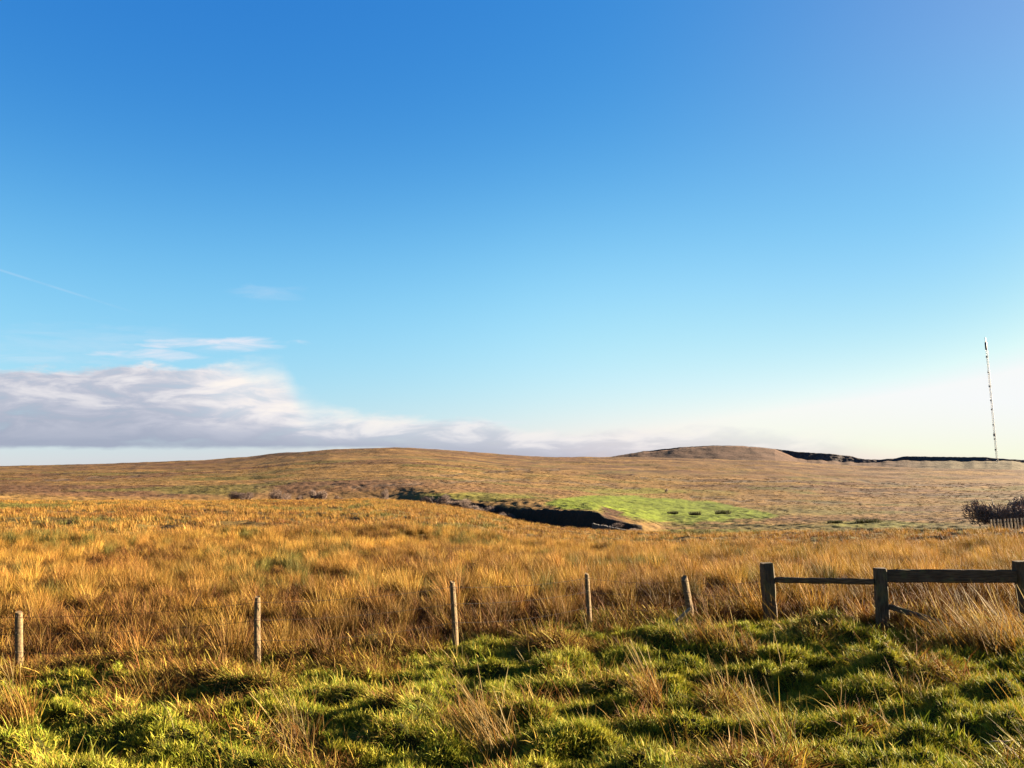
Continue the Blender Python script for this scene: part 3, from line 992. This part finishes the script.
# ------------------------------------------------------------------ wire fence posts
POSTS = [
    # px, depth, top py, radius, lean x, lean y, label
    (20, 12.0, 612, .05, .00, 0.0, 'pale round fence post among rusty tussocks, the one farthest from the wooden rails'),
    (257, 12.0, 597, .043, .012, 0.0, 'round fence post, half lit, rising straight where gold moor grass meets the green turf'),
    (454, 13.0, 582, .044, -.01, 0.0, 'tall thin fence post standing midway along the row in gold grass'),
    (588, 14.0, 574, .042, .01, .02, 'slender fence post with pale sunlit edge, next before the short leaning post'),
    (690, 14.3, 577.5, .062, -.10, 0.0, 'short leaning fence post with ragged mossy top beside the fallen stake'),
]
post_pts = []
for i, (px, d, pyt, rad, lx, ly, label) in enumerate(POSTS):
    x, y = at_depth(px, d)
    z0 = float(height(np.array([x]), np.array([y]))[0])
    dv = ray(px, pyt); top_z = CAM_Z + dv[2] / math.hypot(dv[0], dv[1]) * math.hypot(x, y)
    h = top_z - z0
    root = empty('fence_post', (x, y, z0), label, 'fence post', 'posts of the wire fence along the moor')
    rnd = random.Random(40 + i)
    N, S = 14, 12
    V, F = [], []
    ph = [rnd.uniform(-1, 1) for _ in range(6)]
    for k in range(S + 1):
        t = k / S
        zz = -.35 + (h + .35) * t
        rr = rad * (1.04 - .1 * t)
        if k == S:
            rr *= .86
        for q in range(N):
            a = q / N * 2 * math.pi
            wv = 1 + .05 * math.sin(a * 2 + ph[0]) + .05 * math.sin(3 * a + ph[1] + t * 2) + rnd.uniform(-.03, .03)
            zq = zz
            if k >= S - 1:
                zq += rad * .35 * math.sin(a + ph[2]) * (1 if i != 4 else 1.6) + rnd.uniform(-.008, .008)
            V.append((math.cos(a) * rr * wv + lx * max(0, zz) + .008 * math.sin(t * 5 + ph[3]), math.sin(a) * rr * wv + ly * max(0, zz), zq))
    for k in range(S):
        F += [(k * N + q, k * N + (q + 1) % N, (k + 1) * N + (q + 1) % N, (k + 1) * N + q) for q in range(N)]
    F += [tuple(range(N))[::-1], tuple(S * N + q for q in range(N))]
    mesh_obj('shaft', V, F, MAT_POST, root, False)
    hs_ = [h * f for f in (.4, .68, .93)]
    for zz in hs_:
        stp = MB(); stp.tube([(lx * zz - .012, -rad * 1.0, zz + .02), (lx * zz - .012, -rad * 1.22, zz + .012), (lx * zz + .012, -rad * 1.22, zz - .006), (lx * zz + .012, -rad * 1.0, zz - .012)], .003, 5)
        stp.build('staple', MAT_WIRE, root)
    post_pts.append([(x + lx * zz, y - rad * 1.18, z0 + zz) for zz in hs_])

WIRE_LABELS = ['lowest rusty wire strand of the moor fence, half lost in the grass', 'middle rusty wire strand of the moor fence, halfway up the posts', 'topmost rusty wire strand of the moor fence, just under the post tops']
for k in range(3):
    w_ = MB()
    chain = [(-13.5, 12.15, .1 + .3 * (k + 1))] + [p[k] for p in post_pts]
    gx, gy = at_depth(765, 14.0)
    gz = float(height(np.array([gx]), np.array([gy]))[0])
    chain.append((gx - .05, gy - .06, gz + (.25, .48, .7)[k]))
    pts = []
    for a, b in zip(chain[:-1], chain[1:]):
        for t in np.linspace(0, 1, 9)[:-1]:
            sag = -.05 * 4 * t * (1 - t) * (1.4 if k == 0 else 1)
            pts.append(tuple(a[q] + (b[q] - a[q]) * t + (sag if q == 2 else 0) for q in range(3)))
    pts.append(chain[-1])
    w_.tube(pts, .0028, 5)
    o = w_.build('fence_wire', MAT_WIRE)
    tag(o, WIRE_LABELS[k], 'wire', 'wire strands of the moor fence')

# ------------------------------------------------------------------ wooden rail fence
def rail_fence():
    pp = []
    for px, d in ((769, 14.0), (881, 12.8), (1027, 12.7)):
        x, y = at_depth(px, d)
        z = float(height(np.array([x]), np.array([y]))[0])
        pp.append((x, y, z))
    def zat(px, py, x, y):
        dv = ray(px, py); return CAM_Z + dv[2] / math.hypot(dv[0], dv[1]) * math.hypot(x, y)
    root = empty('rail_fence', pp[1], 'dark timber rail fence with three thick posts, a thin rail and a wide plank', 'fence')
    def beam(name, a, b, w, d, seed, roll=0, rough=.005, mat=MAT_RAIL, bev=.014):
        a, b = Vector(a), Vector(b)
        V, F = timber((b - a).length, w, d, 12, rough, bev, seed)
        o = mesh_obj(name, V, F, mat, root)
        dr = (b - a).normalized()
        up = Vector((0, 0, 1)) if abs(dr.z) < .9 else Vector((0, 1, 0))
        yv = up.cross(dr).normalized(); zv = dr.cross(yv)
        m = Matrix((dr, yv, zv)).transposed().to_4x4()
        m = Matrix.Translation(a - Vector(pp[1])) @ m @ Matrix.Rotation(roll, 4, 'X')
        o.matrix_local = m
        return o
    tops = [zat(768, 563, *pp[0][:2]), zat(880, 568, *pp[1][:2]), zat(1018, 561, *pp[2][:2])]
    wid = (.185, .165, .16)
    leans = (.0, .02, -.06)
    for k in range(3):
        x, y, z = pp[k]
        beam('post', (x - leans[k] * .9 * 0, y, z - .4), (x + leans[k], y, tops[k]), wid[k], wid[k], 70 + k, roll=(.12, -.05, .1)[k], rough=.008, bev=.02)
    # thin rail between first and second posts
    za, zb = zat(768, 580, *pp[0][:2]), zat(880, 581.5, *pp[1][:2])
    beam('thin_rail', (pp[0][0] + .085, pp[0][1] - .01, za), (pp[1][0] - .07, pp[1][1] + .0, zb), .05, .085, 80)
    za, zb = zat(885, 576, *pp[1][:2]), zat(1012, 575.5, *pp[2][:2])
    beam('plank', (pp[1][0] + .085, pp[1][1] - .02, za), (pp[2][0] - .13, pp[2][1] - .02, zb), .05, .19, 81)
    za = zat(886, 606, *pp[1][:2]); x2, y2 = at_depth(948, 12.0)
    beam('broken_rail', (pp[1][0] + .085, pp[1][1] - .03, za), (x2, y2, zat(948, 626, x2, y2)), .05, .075, 82)
rail_fence()

# fallen stake
def stake():
    a = ground_at(668, 630); b = (a[0] + .0, a[1], a[2])
    d = 13.0
    x0, y0 = at_depth(668, d); x1, y1 = at_depth(690, d)
    def zat(px, py, x, y):
        dv = ray(px, py); return CAM_Z + dv[2] / math.hypot(dv[0], dv[1]) * math.hypot(x, y)
    p0, p1 = Vector((x0, y0, zat(668, 628, x0, y0))), Vector((x1, y1, zat(690, 608.5, x1, y1)))
    p0 = p0 - (p1 - p0) * .6
    V, F = timber((p1 - p0).length, .055, .045, 8, .004, .01, 5)
    o = mesh_obj('wooden_stake', V, F, MAT_STAKE)
    dr = (p1 - p0).normalized(); yv = Vector((0, 0, 1)).cross(dr).normalized(); zv = dr.cross(yv)
    o.matrix_world = Matrix.Translation(p0) @ Matrix((dr, yv, zv)).transposed().to_4x4()
    tag(o, 'pale broken stake lying aslant in the grass against the short leaning post', 'stake')
stake()

# pale cut stick
def stick():
    x, y, z = ground_at(1000, 756)
    m_ = MB()
    m_.tube([(-.11, 0, .10), (-.03, .01, .108), (.05, 0, .105), (.14, .02, .112)], [.007, .008, .008, .006], 7)
    o = m_.build('stick', MAT_STAKE, None, True)
    o.location = (x, y, z)
    tag(o, 'short white bleached stick lying on the green turf', 'stick')
stick()

# ------------------------------------------------------------------ conspicuous grass clumps
def clump(name, px, py, n, rb, L, w, lean, bend, pal, bias, seed, label, group=None, span=None, stalks=0, **kw):
    x, y, z = ground_at(px, py)
    root = empty(name, (x, y, z - .02), label, 'grass clump', group)
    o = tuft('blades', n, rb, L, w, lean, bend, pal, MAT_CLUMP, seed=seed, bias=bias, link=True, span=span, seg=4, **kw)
    o.parent = root
    if stalks:
        s = tuft('seed_stalks', stalks, rb * .7, (L[1] * .95, L[1] * 1.35), .008, lean * .6, bend * .5, PALE, MAT_CLUMP, seed=seed + 500, bias=bias, link=True, span=span, seg=5, plume=.6)
        s.parent = root
G = 'tall dry clumps on the turf'
clump('grass_clump', 992, 652, 700, .4, (.35, .74), .010, .25, .35, PALE + GOLD + RUSTY[:2], (-.62, -.1), 901, 'big sweeping clump of tall pale grass below the wide plank of the rail fence', G, span=(.30, .16), stalks=50)
clump('grass_clump', 1012, 640, 240, .3, (.35, .75), .009, .25, .4, RUSTY + GOLD, (-.5, -.1), 902, 'rusty windblown clump at the foot of the last rail fence post', G, span=(.25, .15), stalks=16)
clump('grass_clump', 655, 706, 230, .13, (.3, .6), .009, .22, .4, GOLD + RUSTY + PALE[:1], (-.4, -.05), 903, 'isolated brown tussock with upright stalks on the turf below the fallen stake', G, stalks=14)
clump('grass_clump', 500, 752, 120, .14, (.35, .7), .008, .2, .35, PALE + GOLD, (-.5, 0), 904, 'loose fan of long straw stems leaning over the turf, nearest to the viewer', G, span=(.12, .1), stalks=16)
clump('grass_clump', 14, 720, 260, .2, (.3, .62), .009, .3, .5, RUSTY + GOLD, (-.25, -.1), 905, 'dense rust-orange tussock in front of the farthest fence post from the rails', G, stalks=8)
clump('grass_clump', 716, 642, 260, .2, (.25, .5), .009, .25, .4, RUSTY + GOLD[:3], (-.45, -.05), 906, 'orange-brown clump hugging the base of the short leaning post', G, span=(.2, .1), stalks=12)
clump('grass_clump', 300, 748, 90, .14, (.25, .55), .008, .3, .5, PALE + RUSTY, (-.45, 0), 907, 'sparse straw and brown clump on the turf below the half lit post', G, stalks=10)
clump('grass_clump', 775, 735, 130, .18, (.25, .55), .008, .3, .5, PALE[1:] + RUSTY + YELL, (-.4, 0), 908, 'yellow-brown straggly clump on the turf in front of the first rail fence post', G, stalks=12)
clump('grass_clump', 205, 722, 150, .2, (.2, .42), .009, .4, .7, RUSTY, (-.3, -.1), 909, 'flattened russet clump of dead leaves at the turf edge near the half lit post', G)

# ------------------------------------------------------------------ shrubs
def shrub_meshes(seed, w, h, n_stem, n_twig, thick, dense=1.0):
    rnd = random.Random(seed)
    st, tw = MB(), MB()
    for i in range(n_stem):
        a = rnd.uniform(0, 2 * math.pi); sp = rnd.uniform(.1, .8)
        x, y, z = rnd.uniform(-.1, .1) * w, rnd.uniform(-.1, .1) * w, -.2
        pts = [(x, y, z)]
        for k in range(1, 5):
            t = k / 4
            pts.append((x + math.cos(a) * sp * w * .42 * t ** 1.2 + rnd.uniform(-.04, .04) * w, y + math.sin(a) * sp * w * .42 * t ** 1.2 + rnd.uniform(-.04, .04) * w, h * (.78 + .1 * rnd.random()) * t * (1.05 - .35 * sp)))
        st.tube(pts, [thick * (1 - .75 * k / 4) for k in range(5)], 5, False)
    lobes = [(rnd.uniform(-.36, .36) * w, rnd.uniform(-.3, .3) * w, h * rnd.uniform(.3, .68), rnd.uniform(.24, .38)) for _ in range(7)]
    for i in range(n_twig):
        lx, ly, lz, lr = rnd.choice(lobes)
        u = Vector((rnd.gauss(0, 1), rnd.gauss(0, 1), rnd.gauss(0, 1))).normalized() * (rnd.random() ** .45)
        p = Vector((lx + u.x * lr * w * .62, ly + u.y * lr * w * .62, max(.05, lz + u.z * lr * h * .95)))
        if p.z > h: p.z = h * rnd.uniform(.8, 1)
        d = (p - Vector((0, 0, h * .1))).normalized() + Vector((rnd.gauss(0, .5), rnd.gauss(0, .5), rnd.gauss(.2, .4)))
        d = d.normalized() * rnd.uniform(.09, .22) * h
        q = p - d * .5
        side = d.cross(Vector((rnd.gauss(0, 1), rnd.gauss(0, 1), rnd.gauss(0, 1)))).normalized()
        tw.tube([q, q + d * .5 + side * .03 * h, q + d + side * rnd.uniform(-.05, .08) * h], [thick * .3 * dense, thick * .2 * dense, thick * .07 * dense], 3, False)
    return st, tw

SH = {}
def shrub(px, py, wpx, hpx, label, cat, name='bush', group=None, key='a', r=None, mats=(None, None)):
    if r is None:
        x, y, z = ground_at(px, py)
    else:
        x, y, z = on_bearing(px, py, r)
    d = math.hypot(x, y)
    w, h = wpx * d / FPX, hpx * d / FPX
    if key not in SH:
        st, tw = shrub_meshes({'a': 3, 'b': 9, 'c': 15, 'd': 28}[key], 4.0, 2.4, {'a': 12, 'b': 12, 'c': 3, 'd': 8}[key], {'a': 1900, 'b': 1900, 'c': 900, 'd': 1900}[key], {'a': .08, 'b': .08, 'c': .09, 'd': .10}[key])
        SH[key] = (st, tw, {})
    root = empty(name, (x, y, z), label, cat, group)
    mt = mats[0] or MAT_TRUNK, mats[1] or MAT_TWIG
    if mt[1].name not in SH[key][2]:
        a = SH[key][0].build('trunk', mt[0]); b = SH[key][1].build('crown', mt[1])
        SH[key][2][mt[1].name] = (a, b)
    else:
        a, b = SH[key][2][mt[1].name]
        a, b = a.copy(), b.copy()
        a.name, b.name = 'trunk', 'crown'
        C.objects.link(a); C.objects.link(b)
    a.parent = root; b.parent = root
    root.scale = (w / 4.0, w / 4.0, h / 2.4)
    root.rotation_euler = (0, 0, (px * 1.7) % 6.28)
    return root

GB = 'bare bushes along the valley'
shrub(242, 501.5, 24, 12, 'low dark bare bush at the field edge, the one farthest from the stream bank', 'bush', group=GB, key='a', r=205)
shrub(279, 501.5, 24, 15, 'widest rounded bare bush of the row at the far field edge', 'bush', group=GB, key='b', r=208)
shrub(300, 501.5, 11, 8, 'tiny bare bush between the two rounded bushes at the field edge', 'bush', group=GB, key='a', r=210)
shrub(321, 500.5, 19, 14, 'upright twiggy bare bush at the field edge, next to a very small bush', 'bush', group=GB, key='d', r=212)
shrub(338, 500, 10, 8, 'very small bare bush last in the field-edge row towards the stream', 'bush', group=GB, key='b', r=214)
shrub(385, 499, 10, 14, 'thin bare tree where the stream cutting begins', 'tree', name='bare_tree', key='c', r=216)
shrub(434, 504, 30, 13, 'dense dark thorn bush at the head of the stream bank', 'bush', group=GB, key='d', r=203)
shrub(458, 508, 26, 11, 'dark bush on the stream bank next to the dense thorn bush', 'bush', group=GB, key='a', r=192)
shrub(481, 513, 26, 10, 'low dark bush on the stream bank just before the steep black cutting', 'bush', group=GB, key='b', r=182)
shrub(505, 517, 18, 10, 'small dark bush at the near end of the steep black cutting', 'bush', group=GB, key='d', r=168)
shrub(612, 524, 26, 9, 'dark scrub bush at the far end of the black cutting above the stone wall', 'bush', group=GB, key='b', r=142)
shrub(634, 527, 18, 6, 'brownish scrub bush beside the green meadow corner', 'bush', group=GB, key='a', r=138)
shrub(667, 493, 4.5, 5, 'lone small tree at the top edge of the green meadow', 'tree', name='bare_tree', key='c')
shrub(999, 530, 54, 32, 'big leafless thicket behind the pale picket fence', 'bush', name='thicket', key='d', r=92)
shrub(1014, 530, 40, 26, 'low dense thicket between two taller ones behind the pale pickets', 'bush', name='thicket', key='a', r=91)
shrub(1038, 530, 44, 29, 'leafless thicket cut by the frame edge behind the pale pickets', 'bush', name='thicket', key='b', r=93)
GR = 'dark rush clumps on the pasture'
RUSH = [(.025, .029, .009), (.036, .032, .013), (.018, .021, .007)]
for k, (px, py, wp, hp, lab) in enumerate(((868, 523, 22, 5, 'largest dark mound of rushes on the pasture near the thicket'), (835, 523, 13, 3, 'flat dark rush clump beside the largest rush mound'), (723, 514, 15, 4.5, 'dark rush clump on the tip of the green meadow'),
                            (695, 515, 11, 4, 'green-black rush clump in the middle of the green meadow'), (673, 514, 10, 3, 'faint rush clump in the green meadow, nearest the stone wall'))):
    x, y, z = ground_at(px, py)
    d = math.hypot(x, y); w_, h_ = wp * d / FPX, hp * d / FPX
    o = tuft('rush_clump', 420, w_ * .5, (h_ * .5, h_ * 1.15), .09, .35, .5, RUSH, MAT_CLUMP, seed=700 + k, link=True, bias=(-.1, 0))
    o.location = (x, y, z)
    tag(o, lab, 'rush clump', GR)

# ------------------------------------------------------------------ pale picket fence by the thicket
def picket_fence():
    r0, r1 = 86.0, 80.0
    pts = []
    pxs = list(np.arange(992, 1046, 3.4))
    x, y, z = on_bearing(1010, 530, 84)
    root = empty('picket_fence', (x, y, z), 'weathered pale picket fence in front of the leafless thicket', 'fence')
    prev = None
    top_pts = []
    for k, px in enumerate(pxs):
        t = k / (len(pxs) - 1)
        rr = r0 + (r1 - r0) * t
        a, b, _ = on_bearing(px, 530, rr)
        dv = ray(px, 534 - 1.5 * t); zb = CAM_Z + dv[2] / math.hypot(dv[0], dv[1]) * rr
        zb = min(zb, float(height(np.array([a]), np.array([b]))[0]) + .1)
        dv = ray(px, 519.5 - 2.5 * t); zt = CAM_Z + dv[2] / math.hypot(dv[0], dv[1]) * rr
        V, F = timber(zt - zb + .4, .13, .035, 3, .004, .008, 200 + k)
        o = mesh_obj('picket', V, F, MAT_PALE, root)
        o.matrix_local = Matrix.Translation((a - x, b - y, zb - .4 - z)) @ Matrix.Rotation(-math.pi / 2 + random.uniform(-.03, .03), 4, 'Y') @ Matrix.Rotation(math.pi / 2, 4, 'X')
        top_pts.append(((a - x, b - y + .05, zt - z), (a - x, b - y + .05, zb - z)))
    for f in (.22, .78):
        m_ = MB()
        m_.tube([tuple(np.array(p[0]) * (1 - f) + np.array(p[1]) * f) for p in top_pts], .03, 4)
        m_.build('rail', MAT_RAIL, root)
picket_fence()
def edge_post():
    r = 60
    x, y, z = on_bearing(1022.5, 545, r)
    dv = ray(1022.5, 532); zt = CAM_Z + dv[2] / math.hypot(dv[0], dv[1]) * r
    V, F = timber(zt - z + .4, .2, .2, 8, .008, .02, 321)
    o = mesh_obj('gate_post', V, F, MAT_RAIL)
    o.matrix_world = Matrix.Translation((x, y, z - .4)) @ Matrix.Rotation(-math.pi / 2, 4, 'Y')
    tag(o, 'lone dark square post in the moor grass below the picket fence', 'post')
edge_post()

# ------------------------------------------------------------------ low stone wall by the stream
def stone_wall():
    V, F = [], []
    rnd = random.Random(8)
    n = 70
    pxs = np.linspace(592, 662, n)
    for k, px in enumerate(pxs):
        t = k / (n - 1)
        py = np.interp(px, [592, 612, 640, 662], [523.0, 527, 532, 534.5])
        r = 131 - 9 * t
        a = float(azel(px, py)[0]); x, y = r * math.sin(a), r * math.cos(a)
        dv = ray(px, py); zt = CAM_Z + dv[2] / math.hypot(dv[0], dv[1]) * r + rnd.uniform(-.05, .05)
        zb = min(zt - .3, float(height(np.array([x]), np.array([y]))[0])) - .3
        dx, dy = math.sin(a) * .28, math.cos(a) * .28
        V += [(x - dx, y - dy, zb), (x - dx * .75 + rnd.uniform(-.04, .04), y - dy * .75, zt - rnd.uniform(.02, .1)), (x + dx * .75, y + dy * .75, zt), (x + dx, y + dy, zb)]
    for k in range(n - 1):
        b = k * 4
        F += [(b, b + 4, b + 5, b + 1), (b + 1, b + 5, b + 6, b + 2), (b + 2, b + 6, b + 7, b + 3)]
    F += [(0, 1, 2, 3), (4 * n - 1, 4 * n - 2, 4 * n - 3, 4 * n - 4)]
    o = mesh_obj('stone_wall', V, F, MAT_WALL)
    tag(o, 'low grey stone wall running down from the corner of the black cutting', 'wall')
stone_wall()

# ------------------------------------------------------------------ transmission mast
def mast():
    r = 2090.0
    a, e = azel(997.2, 464.0)
    x, y = r * math.sin(a), r * math.cos(a); z = CAM_Z + r * math.tan(float(e))
    dv = ray(985.3, 336.0); zt = CAM_Z + dv[2] / math.hypot(dv[0], dv[1]) * r
    h = zt - z
    root = empty('mast', (x, y, z - 3), 'tall thin lattice transmission mast on the far hill beyond the quarry', 'mast')
    lat = MB()
    W_ = 1.9
    c = [(math.cos(q) * W_, math.sin(q) * W_) for q in (R(90), R(210), R(330))]
    Hs = h * .9
    for p in c:
        lat.tube([(p[0], p[1], 0), (p[0], p[1], Hs)], .38, 6)
    nb = 60
    for k in range(nb):
        z0, z1 = Hs * k / nb, Hs * (k + 1) / nb
        for q in range(3):
            p, s = c[q], c[(q + 1) % 3]
            lat.tube([(p[0], p[1], z0), (s[0], s[1], z1)], .2, 4, False)
            lat.tube([(p[0], p[1], z1), (s[0], s[1], z1)], .16, 4, False)
    lat.build('lattice_shaft', MAT_STEEL, root)
    for f, wd, hh in ((.115, 2.3, 3), (.2, 2.3, 2), (.225, 2.5, 6), (.31, 2.2, 2), (.43, 2.2, 2), (.5, 2.3, 2), (.61, 2.5, 3), (.72, 2.3, 2), (.84, 2.5, 3)):
        m_ = MB(); m_.tube([(0, 0, h * f), (0, 0, h * f + hh)], wd, 8); m_.build('platform', MAT_STEEL, root)
    m_ = MB(); m_.tube([(0, 0, Hs), (0, 0, h * .915), (0, 0, h * .955), (0, 0, h * .965)], [1.8, 2.3, 2.3, 1.4], 10); m_.build('antenna_drum', MAT_STEEL, root)
    m_ = MB(); m_.tube([(0, 0, h * .96), (0, 0, h)], [1.2, .9], 6); m_.build('spire', MAT_STEEL, root)
mast()
